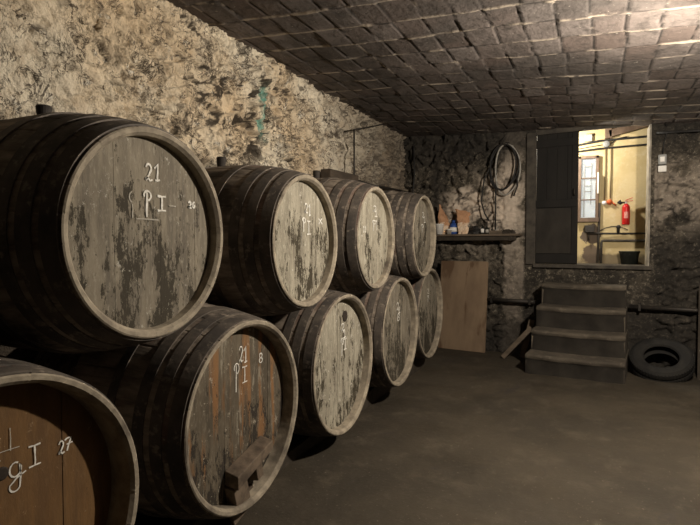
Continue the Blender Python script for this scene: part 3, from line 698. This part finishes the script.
# ------------------------------------------------------------ back wall fittings
b = MB(); b.tube([wp(-2.45, 3.0, -0.07), wp(-2.43, 2.6, -0.075), wp(-2.46, 2.3, -0.07), wp(-2.45, 1.9, -0.07)], 0.011, 8); tag(b.build('wall_cable', M['cable']), 'dark cable hanging down the back wall by the left corner', 'cable')
def pipe(x0, x1, z, label):
    t = thing('iron_pipe', label, 'pipe', tuple(wp((x0+x1)/2, z, -0.10)), (0, 0, ang)); L = (x1-x0)/math.cos(ang)/2
    b = MB(); b.tube([(-L, 0, 0), (L, 0, 0)], 0.027, 14); b.build('pipe_run', M['black'], t)
    for s in (-0.8, 0.8):
        b = MB(); b.box((s*L, 0.03, 0), (0.025, 0.13, 0.08)); b.build('clamp', M['black'], t)
pipe(-1.30, -0.66, 0.735, 'dark iron pipe low on the back wall left of the steps')
pipe(0.44, 1.6, 0.745, 'dark iron pipe low on the back wall above the tyre')

# shelf
sh = thing('wall_shelf', 'dark wooden shelf crowded with oddments on the back wall', 'shelf', tuple(wp(-1.48, 1.635, -0.12)), (0, 0, ang))
b = MB(); b.box((0, 0, 0), (1.25, 0.24, 0.03)); bevel(b.build('shelf_board', M['timber'], sh), 0.004)
b = MB(); b.box((0, -0.075, -0.045), (1.19, 0.025, 0.06)); bevel(b.build('front_rail', M['sleeper'], sh), 0.003)
for s in (-0.5, 0.52):
    b = MB(); b.box((s, 0.0, -0.05), (0.04, 0.2, 0.06));  bevel(b.build('shelf_bracket', M['sleeper'], sh), 0.003)
SZ = 1.651
def on_shelf(u, d=-0.14): p = wp(u, SZ, d); return (p.x, p.y, p.z)
# crumpled bags
def crumple(name, label, u, pts, mats, d=-0.13, seed=1):
    random.seed(seed); t = thing(name, label, 'bag', on_shelf(u, d), (0, 0, ang))
    return t
def bag(name, label, u, w0, h0, dep, top_open, seed, d=-0.13, lean=0.0, z=0.0):
    random.seed(seed); p = on_shelf(u, d)
    t = thing(name, label, 'paper bag', (p[0], p[1], p[2]+z), (0, 0, ang))
    for nm, m_, zlo, zhi, k in (('bag_body', M['paper_in'], 0.0, 0.5, 1.0), ('bag_flap', M['paper'], 0.42, 1.0, 1.06)):
        b = MB(); n = 14; rows = 6; vs_ = []; fs = []
        for j in range(rows+1):
            f = zlo+(zhi-zlo)*j/rows
            for i in range(n):
                a = 2*PI*i/n; c = math.cos(a); s = math.sin(a)
                sq = 1/max(abs(c), abs(s))**0.6
                rx = w0/2*sq*k*(0.86+0.2*f)*(1-(0 if f < 0.6 else (f-0.6)*top_open)); ry = dep/2*sq*k*(1-0.45*f)
                e = random.uniform(-0.26, 0.2)
                zz = h0*f + (0.0 if j == 0 and zlo == 0 else random.uniform(-0.04, 0.04)*h0) + (lean*h0*f*(-c) if f > 0.5 else 0)
                vs_.append((c*rx*(1+e), s*ry*(1+e*0.8), max(zz, 0)))
        for j in range(rows):
            for i in range(n): fs.append((j*n+i, j*n+(i+1) % n, (j+1)*n+(i+1) % n, (j+1)*n+i))
        if zlo == 0: fs.append(tuple(range(n-1, -1, -1)))
        b.add(vs_, fs, 0, False); b.build(nm, m_, t)
    return t
bag('paper_bag', 'pale crumpled paper bag leaning at the left end of the shelf', -1.95, 0.165, 0.33, 0.10, 0.7, 5, d=-0.12, lean=0.35, z=0.0)
bag('paper_bag', 'brown crumpled paper bag standing near the middle of the shelf', -1.655, 0.16, 0.33, 0.12, -0.35, 9, lean=0.1)
# cup, jar, blue bottle
p = on_shelf(-1.985, -0.225); cu = thing('plastic_cup', 'white plastic cup at the left end of the shelf', 'cup', p)
b = MB(); b.lathe([(0.0, 0.0), (0.046, 0.0), (0.062, 0.135), (0.068, 0.138), (0.068, 0.150), (0.060, 0.150), (0.043, 0.01), (0.0, 0.01)], 28); b.build('cup_body', M['white'], cu)
p = on_shelf(-1.845, -0.20); ja = thing('small_jar', 'small dull grey jar next to the white cup', 'jar', p)
b = MB(); b.lathe([(0.0, 0.0), (0.032, 0.0), (0.034, 0.01), (0.034, 0.06), (0.0, 0.06)], 22); b.build('jar_body', simple('dull_jar', (0.34, 0.30, 0.26), None, 20), ja)
b = MB(); b.lathe([(0.0, 0.058), (0.036, 0.058), (0.036, 0.075), (0.0, 0.077)], 22); b.build('lid', M['white'], ja)
p = on_shelf(-1.80, -0.115); bb = thing('blue_bottle', 'blue plastic bottle between the paper bags', 'bottle', p)
b = MB(); b.lathe([(0.0, 0.0), (0.055, 0.0), (0.058, 0.02), (0.058, 0.12), (0.045, 0.15), (0.022, 0.17), (0.0, 0.17)], 24); b.build('bottle_body', M['blue'], bb)
b = MB(); b.lathe([(0.0, 0.168), (0.025, 0.168), (0.024, 0.20), (0.0, 0.202)], 18); b.build('cap', M['blue'], bb)
b = MB(); b.lathe([(0.0585, 0.035), (0.0592, 0.035), (0.0592, 0.10), (0.0585, 0.10)], 24); b.build('paper_label', M['white'], bb)
# dark bottle with pale label, twice
for u, lab, h in ((-1.365, 'small dark bottle with a white label on the shelf, left of its pair', 0.12), (-1.30, 'small dark bottle with a dull label on the shelf, right of its pair', 0.10)):
    t = thing('small_bottle', lab, 'bottle', on_shelf(u, -0.18))
    b = MB(); b.lathe([(0, 0), (0.022, 0), (0.023, 0.01), (0.023, h*0.65), (0.010, h*0.8), (0.010, h), (0, h)], 18); b.build('bottle_body', M['glass_dk'], t)
    b = MB(); b.lathe([(0.0232, h*0.15), (0.0242, h*0.15), (0.0242, h*0.6), (0.0232, h*0.6)], 18); b.build('paper_label', M['white'] if u < -1.35 else M['hose'], t)
# dark rag, toolbox, pliers, wrench, tin
def lump(name, label, cat, u, sx, sy, sz, m_, seed, d=-0.13):
    random.seed(seed); b = MB(); n = 16; rows = 7; vs_ = []; fs = []
    for j in range(rows+1):
        f = j/rows; r = math.cos(f*PI/2)**0.6
        for i in range(n):
            a = 2*PI*i/n; e = 1+random.uniform(-0.22, 0.22)
            vs_.append((math.cos(a)*sx*r*e, math.sin(a)*sy*r*e, max(0, sz*math.sin(f*PI/2)*(1+random.uniform(-.2, .2)) if j else 0)))
    for j in range(rows):
        for i in range(n): fs.append((j*n+i, j*n+(i+1) % n, (j+1)*n+(i+1) % n, (j+1)*n+i))
    fs.append(tuple(range(n-1, -1, -1))); fs.append(tuple(rows*n+i for i in range(n)))
    b.add(vs_, fs, 0, False); return tag(b.build(name, m_, None, on_shelf(u, d), (0, 0, ang)), label, cat)
lump('crumpled_rag', 'dark crumpled rag on the shelf right of the brown bag', 'rag', -1.475, 0.085, 0.07, 0.10, M['cable'], 3)
lump('crumpled_rag', 'flat dark rag at the right end of the shelf', 'rag', -1.02, 0.10, 0.05, 0.055, M['sleeper'], 4)
t = thing('oil_can', 'small dark oil can with a spout behind the little bottles', 'oil can', on_shelf(-1.33, -0.08))
b = MB(); b.lathe([(0, 0), (0.04, 0), (0.04, 0.06), (0.012, 0.10), (0, 0.10)], 20); b.build('can_body', M['black'], t)
b = MB(); b.tube([(0, 0, 0.09), (0.0, 0, 0.13), (0.02, 0, 0.17)], [0.009, 0.006, 0.003], 8); b.build('spout', M['black'], t)
t = thing('hand_plane', 'old wooden hand plane lying on the shelf below the hanging cable', 'hand plane', on_shelf(-1.18, -0.15), (0, 0, ang))
b = MB(); b.box((0, 0, 0.022), (0.17, 0.05, 0.044)); bevel(b.build('plane_body', M['timber'], t), 0.004)
b = MB(); b.box((0.01, 0, 0.065), (0.01, 0.035, 0.07), (0, 0.5, 0)); b.build('plane_iron', M['hose'], t)
b = MB(); b.lathe([(0.012, 0.042), (0.016, 0.06), (0.008, 0.075), (0, 0.08)], 14, 'z', (-0.055, 0, 0)); b.build('knob', M['sleeper'], t)

# coiled hoses on a hook
hk = thing('wall_hook', 'iron hook high on the back wall holding the coiled hoses', 'hook', tuple(wp(-1.07, 2.86, -0.02)), (0, 0, ang))
b = MB(); b.tube([(0, 0.05, 0), (0, -0.10, 0), (0, -0.12, 0.015), (0, -0.125, 0.05)], 0.010, 8); b.build('hook_rod', M['black'], hk)
b = MB(); b.box((0, 0.0, 0), (0.08, 0.02, 0.10)); b.build('hook_plate', M['black'], hk)
def coil(name, label, cat, cu_, m_, r, turns, w0, h0, tails, seed):
    random.seed(seed); t = thing(name, label, cat, tuple(wp(-1.07, 2.86, -0.08)), (0, 0, ang))
    b = MB(); pts = []
    N = int(turns*28)
    for i in range(N+1):
        a = PI/2 + 2*PI*i/28
        ww = w0*(1+0.10*math.sin(i*0.31+seed)); hh = h0*(1+0.08*math.sin(i*0.23))
        pts.append((cu_+math.cos(a)*ww, -0.01-0.02*math.sin(i*0.11+seed)-0.004*(i/28), -hh*(1-math.sin(a))+0.012))
    b.tube(pts, r, 8); b.build('coil', m_, t)
    for tl in tails:
        b = MB(); b.tube(tl, r, 8); b.build('loose_end', m_, t)
coil('coiled_hose', 'pale grey hose looped on the hook on the back wall', 'hose', 0.02, M['hose'], 0.012, 1.0, 0.165, 0.345, [], 2)
coil('coiled_cable', 'thick black cable coiled on the hook on the back wall', 'cable', -0.02, M['cable'], 0.011, 2.0, 0.185, 0.31, [[(0.16, -0.02, -0.42), (0.17, -0.02, -0.56), (0.12, -0.02, -0.70)], [(-0.17, -0.02, -0.20), (-0.29, -0.02, -0.45), (-0.33, -0.02, -0.75), (-0.28, -0.02, -0.92), (-0.22, -0.02, -1.02)]], 5)
b = MB(); b.tube([wp(-1.05, 2.9, -0.05), wp(-1.14, 2.82, -0.10), wp(-1.19, 2.6, -0.09), wp(-1.20, 2.1, -0.09), wp(-1.20, 1.64, -0.09)], 0.010, 8); tag(b.build('hanging_cable', M['cable']), 'black cable hanging straight down from the hook to the shelf', 'cable')

# switch box right of the door
sw = thing('switch_box', 'grey light switch above a white socket right of the doorway', 'switch', tuple(wp(0.77, 2.36, -0.03)), (0, 0, ang))
b = MB(); b.box((0, -0.02, 0.15), (0.085, 0.05, 0.12)); bevel(b.build('switch_housing', M['grey_pl'], sw), 0.01)
b = MB(); b.box((0, -0.05, 0.15), (0.045, 0.015, 0.06)); bevel(b.build('rocker', M['white'], sw), 0.003)
b = MB(); b.box((0, -0.02, 0.04), (0.085, 0.045, 0.075)); bevel(b.build('socket', M['white'], sw), 0.008)
b = MB(); b.tube([(0, -0.01, 0.21), (0.01, -0.01, 0.35), (0.05, -0.02, 0.5), (0.02, -0.01, 0.58)], 0.007, 8); b.build('cable', M['cable'], sw)
b = MB(); b.tube([wp(0.70, 2.83, -0.06), wp(1.2, 2.80, -0.07), wp(1.8, 2.83, -0.06), wp(2.4, 2.82, -0.06)], 0.014, 8); tag(b.build('wall_conduit', M['cable']), 'dark cable running right from the door head under the ceiling', 'cable')

# plywood, planks, tyre, post
py = thing('plywood_sheet', 'tall stained plywood sheet leaning on the back wall under the shelf', 'board', (-1.66, backY(-1.66)-0.22, 0.0), (math.radians(-5), 0, ang))
b = MB(); b.box((0, 0, 0.635), (0.68, 0.022, 1.27)); bevel(b.build('sheet', M['ply'], py), 0.003)
b = MB(); b.box((0.325, 0.03, 0.632), (0.045, 0.036, 1.264)); bevel(b.build('edge_batten', M['ply'], py), 0.003)
b = MB(); b.bar((-1.03, 7.10, 0.015), (-0.675, 7.10, 0.43), 0.06, 0.03, up=(0, -1, 0.2)); tag(bevel(b.build('wooden_plank', M['timber']), 0.004), 'long plank leaning against the left side of the steps', 'plank', None)
b = MB(); b.bar((-0.80, 7.22, 0.012), (-0.675, 7.18, 0.52), 0.075, 0.022, up=(0, -1, 0.1)); tag(bevel(b.build('wooden_plank', M['timber']), 0.004), 'short upright plank behind the long one, left of the steps', 'plank', None)

def tyre():
    t = thing('car_tyre', 'old black car tyre leaning on the back wall right of the steps', 'tyre', (0.72, 6.62, 0.01), (math.radians(-57), 0, ang))
    Ro, Ri, W = 0.315, 0.175, 0.18
    prof = [(Ri, -0.055), (Ri+0.012, -0.075), (Ri+0.05, -W/2), (Ro-0.035, -W/2+0.004), (Ro-0.008, -W/2+0.022), (Ro, -W/2+0.045), (Ro, -0.012), (Ro-0.010, -0.010), (Ro-0.010, 0.010), (Ro, 0.012), (Ro, W/2-0.045), (Ro-0.008, W/2-0.022), (Ro-0.035, W/2-0.004), (Ri+0.05, W/2), (Ri+0.012, 0.075), (Ri, 0.055), (Ri+0.02, 0.045), (Ro-0.02, 0.06), (Ro-0.02, -0.06), (Ri+0.02, -0.045)]
    b = MB(); b.lathe(prof, 72, 'y', (0, 0, Ro), closed=True, smooth=False); b.build('tyre_carcass', M['tyre'], t)
    b = MB()
    for k in range(60):
        a = 2*PI*k/60
        for s in (-1, 1):
            b.box((math.sin(a)*(Ro+0.001), s*0.045, Ro+math.cos(a)*(Ro+0.001)), (0.020, 0.05, 0.010), (0, a, 0))
    b.build('tread', M['tyre'], t)
tyre()
b = MB(); b.box((1.22, 6.98, 0.52), (0.20, 0.04, 1.06), (math.radians(-6), 0, -0.14)); tag(bevel(b.build('dark_board', M['sleeper']), 0.004), 'dark narrow board standing against the back wall right of the tyre', 'board')

# ------------------------------------------------------------ passage fittings (wall face at y = 8.40)
ex = thing('fire_extinguisher', 'red fire extinguisher hung on the yellow wall', 'fire extinguisher', (0.450, 8.31, 1.78))
b = MB(); b.lathe([(0, 0), (0.045, 0), (0.05, 0.012), (0.05, 0.24), (0.045, 0.265), (0.028, 0.285), (0.016, 0.295), (0.0, 0.295)], 28); b.build('cylinder', M['red'], ex)
b = MB(); b.lathe([(0.0505, 0.08), (0.0512, 0.08), (0.0512, 0.19), (0.0505, 0.19)], 28); 
b2 = MB(); 
for i in range(8):
    a0 = -PI/2-0.55+1.1*i/8; a1 = -PI/2-0.55+1.1*(i+1)/8; r = 0.0512
    b2.add([(r*math.cos(a0), r*math.sin(a0), 0.09), (r*math.cos(a1), r*math.sin(a1), 0.09), (r*math.cos(a1), r*math.sin(a1), 0.18), (r*math.cos(a0), r*math.sin(a0), 0.18)], [(0, 1, 2, 3)])
b2.build('instruction_label', simple('pinkish_label', (0.62, 0.20, 0.17), (0.7, 0.35, 0.3), 60, 0.5, st=0.0), ex)
b = MB(); b.lathe([(0.016, 0.29), (0.016, 0.325), (0.0, 0.33)], 16); b.build('valve', M['hose'], ex)
b = MB(); b.bar((-0.01, 0, 0.325), (0.085, -0.01, 0.335), 0.018, 0.008); b.bar((-0.01, 0, 0.34), (0.08, -0.01, 0.375), 0.018, 0.008); b.build('handle', M['red'], ex)
b = MB(); b.tube([(-0.015, 0, 0.31), (-0.04, -0.01, 0.315), (-0.06, -0.015, 0.31)], 0.009, 8); b.tube([(-0.045, -0.012, 0.315), (-0.065, -0.015, 0.30), (-0.095, -0.02, 0.33)], [0.012, 0.022, 0.032], 12); b.build('horn', M['cable'], ex)
b = MB(); b.box((0, 0.065, 0.22), (0.05, 0.05, 0.03)); b.build('wall_bracket', M['black'], ex)

jb = thing('junction_box', 'round grey junction box high on the yellow wall', 'junction box', (0.19, 8.385, 2.935))
b = MB(); b.lathe([(0, -0.035), (0.040, -0.035), (0.046, -0.028), (0.046, 0.02)], 22, 'y'); b.build('box_body', M['grey_pl'], jb)
def vcond(x, z0, z1, label):
    b = MB(); b.tube([(x, 8.385, z0), (x+0.003, 8.385, (z0+z1)/2), (x, 8.385, z1)], 0.009, 8); return tag(b.build('conduit', M['palecond']), label, 'conduit')
M['palecond'] = simple('painted_conduit', (0.30, 0.235, 0.13), (0.24, 0.18, 0.10), 10, 0.6)
vcond(0.180, 2.14, 2.90, 'left of two thin conduits running down from the junction box')
vcond(0.250, 2.16, 3.05, 'right of two thin conduits running down past the junction box')
t = thing('wall_socket', 'small white round socket under the left conduit', 'socket', (0.175, 8.39, 2.10))
b = MB(); b.lathe([(0, -0.03), (0.026, -0.03), (0.032, -0.01), (0.032, 0.015)], 18, 'y'); b.build('socket_body', M['white'], t)
t = thing('orange_plug', 'orange round plug beside the white socket', 'plug', (0.245, 8.39, 2.11))
b = MB(); b.lathe([(0, -0.05), (0.020, -0.05), (0.036, -0.02), (0.040, 0.015)], 18, 'y'); b.build('plug_body', M['orange'], t)
b = MB(); b.tube([(0.03, -0.02, 0.0), (0.06, -0.02, -0.03), (0.085, -0.01, -0.05)], 0.010, 8); b.build('tail', M['orange'], t)
for i, (zA, zB, rr_, lb) in enumerate(((2.955, 3.0, 0.015, 'upper of two black cables crossing the top of the yellow wall'), (2.855, 2.89, 0.012, 'lower of two black cables crossing the top of the yellow wall'))):
    b = MB(); b.tube([(-0.75, 8.37, zA-0.03), (-0.2, 8.37, zA-(0.01 if i == 0 else 0)), (0.1, 8.36, zA+0.02+0.01*(1-i)), (0.7, 8.37, zB), (1.4, 8.37, zB+0.02)], rr_, 8); tag(b.build('black_cable', M['cable']), lb, 'cable')
b = MB(); b.tube([(-0.2, 8.385, 2.89), (0.0, 8.385, 2.915), (0.15, 8.385, 2.93)], 0.006, 6); b.tube([(0.23, 8.385, 2.93), (0.27, 8.385, 2.95), (0.31, 8.385, 3.0), (0.45, 8.385, 3.02)], 0.008, 6); tag(b.build('thin_cable', M['cable']), 'thin dark cable entering and leaving the round junction box', 'cable')
b = MB(); b.tube([(-0.18, 8.388, 2.82), (-0.05, 8.388, 2.77), (0.07, 8.388, 2.76), (0.10, 8.388, 2.70), (0.105, 8.388, 2.40), (0.10, 8.388, 1.95), (0.10, 8.388, 1.70)], 0.006, 6); tag(b.build('thin_cable', M['palecond']), 'thin cable looping over the window and down its right side', 'cable')
t = thing('small_wall_box', 'small pale box near the ceiling above the barred window', 'box', (-0.045, 8.38, 2.99))
b = MB(); b.box((0, -0.01, 0.05), (0.10, 0.05, 0.10)); bevel(b.build('box_body', M['hose'], t), 0.004)
b = MB(); b.bar((0.22, 8.36, 3.07), (0.75, 8.36, 3.19), 0.09, 0.10); b.box((0.215, 8.36, 3.08), (0.09, 0.09, 0.14)); tag(bevel(b.build('brown_beam', M['brown']), 0.005), 'brown timber at the top of the yellow wall', 'beam')
b = MB(); b.tube([(0.115, 8.37, 2.1), (0.112, 8.37, 1.7), (0.10, 8.37, 1.24)], 0.016, 10); tag(b.build('drain_pipe', M['jamb']), 'grey vertical pipe left of the bucket in the passage', 'pipe')
b = MB(); b.tube([(-0.04, 8.36, 1.665), (0.3, 8.36, 1.66), (1.3, 8.36, 1.655)], 0.013, 10); tag(b.build('water_pipe', M['black']), 'upper dark water pipe along the yellow wall', 'pipe')
b = MB(); b.tube([(0.145, 8.372, 1.24), (0.147, 8.372, 1.53), (0.155, 8.372, 1.555), (0.18, 8.372, 1.56), (1.3, 8.372, 1.555)], 0.017, 10); tag(b.build('water_pipe', M['jamb']), 'lower grey water pipe bending down beside the bucket', 'pipe')
t = thing('stop_valve', 'black stop valve with a long curved lever over the water pipe', 'valve', (0.36, 8.36, 1.66))
b = MB(); b.tube([(0, 0, 0), (0, -0.02, 0.06), (0, -0.02, 0.11)], [0.018, 0.022, 0.014], 12); b.lathe([(0, -0.05), (0.03, -0.05), (0.03, -0.02), (0, -0.02)], 14, 'y', (0, 0, 0.09)); b.build('valve_body', M['black'], t)
b = MB(); b.tube([(0, -0.03, 0.10), (-0.08, -0.03, 0.10), (-0.16, -0.025, 0.08), (-0.24, -0.02, 0.04)], 0.007, 8); b.tube([(0, -0.03, 0.10), (0.07, -0.03, 0.075), (0.12, -0.03, 0.045)], 0.007, 8); b.build('lever', M['jamb'], t)
t = thing('meter_box', 'small black meter box in the broken plaster under the window', 'box', (0.0, 8.36, 1.66))
b = MB(); b.box((-0.01, 0, 0.07), (0.13, 0.07, 0.10)); bevel(b.build('meter_case', M['black'], t), 0.005)
b = MB(); b.tube([(-0.02, 0, 0.02), (-0.02, 0, -0.10)], 0.012, 8); b.tube([(0.03, 0, 0.02), (0.03, 0, 0.0)], 0.012, 8); b.build('stub_pipe', M['black'], t)
t = thing('plastic_bucket', 'dark plastic bucket standing in the passage below the extinguisher', 'bucket', (0.495, 8.22, 1.23))
b = MB(); b.lathe([(0, 0), (0.10, 0), (0.125, 0.165), (0.132, 0.168), (0.132, 0.182), (0.12, 0.182), (0.095, 0.01), (0, 0.01)], 28); b.build('bucket_body', M['bucket'], t)
b = MB(); b.tube([(-0.13, 0, 0.17), (-0.12, -0.06, 0.155), (0, -0.125, 0.14), (0.12, -0.06, 0.155), (0.13, 0, 0.17)], 0.004, 6); b.build('bail_handle', M['black'], t)

# ------------------------------------------------------------ lamp fittings
def lamp(loc, label, zc):
    t = thing('ceiling_lamp', label, 'lamp', (loc[0], loc[1], loc[2]))
    b = MB(); b.lathe([(0, 0.125), (0.012, 0.12), (0.016, 0.10), (0.03, 0.07), (0.022, 0.062), (0, 0.062)], 18); b.build('bulb', M['bulb'], t)
    b = MB(); b.lathe([(0.0, 0.175), (0.02, 0.175), (0.022, 0.12), (0.014, 0.118)], 16); b.build('lamp_holder', M['cable'], t)
    b = MB(); b.lathe([(0.022, 0.118), (0.045, 0.112), (0.104, 0.082), (0.106, 0.086), (0.045, 0.118), (0.022, 0.124)], 32, closed=True); b.build('added_lamp_shade', M['grey_pl'], t)  # shade added to keep the bulb's up-light off the ceiling
    b = MB(); b.tube([(0, 0, 0.17), (0, 0, zc-loc[2])], 0.004, 6); b.build('flex', M['cable'], t)
lamp(LAMP, 'bulb with an added shade hanging from the cellar ceiling near the camera', ceilZ(LAMP[0])+0.01)
lamp(LAMP2, 'bulb with an added shade hanging in the passage behind the black door leaf', 3.68)
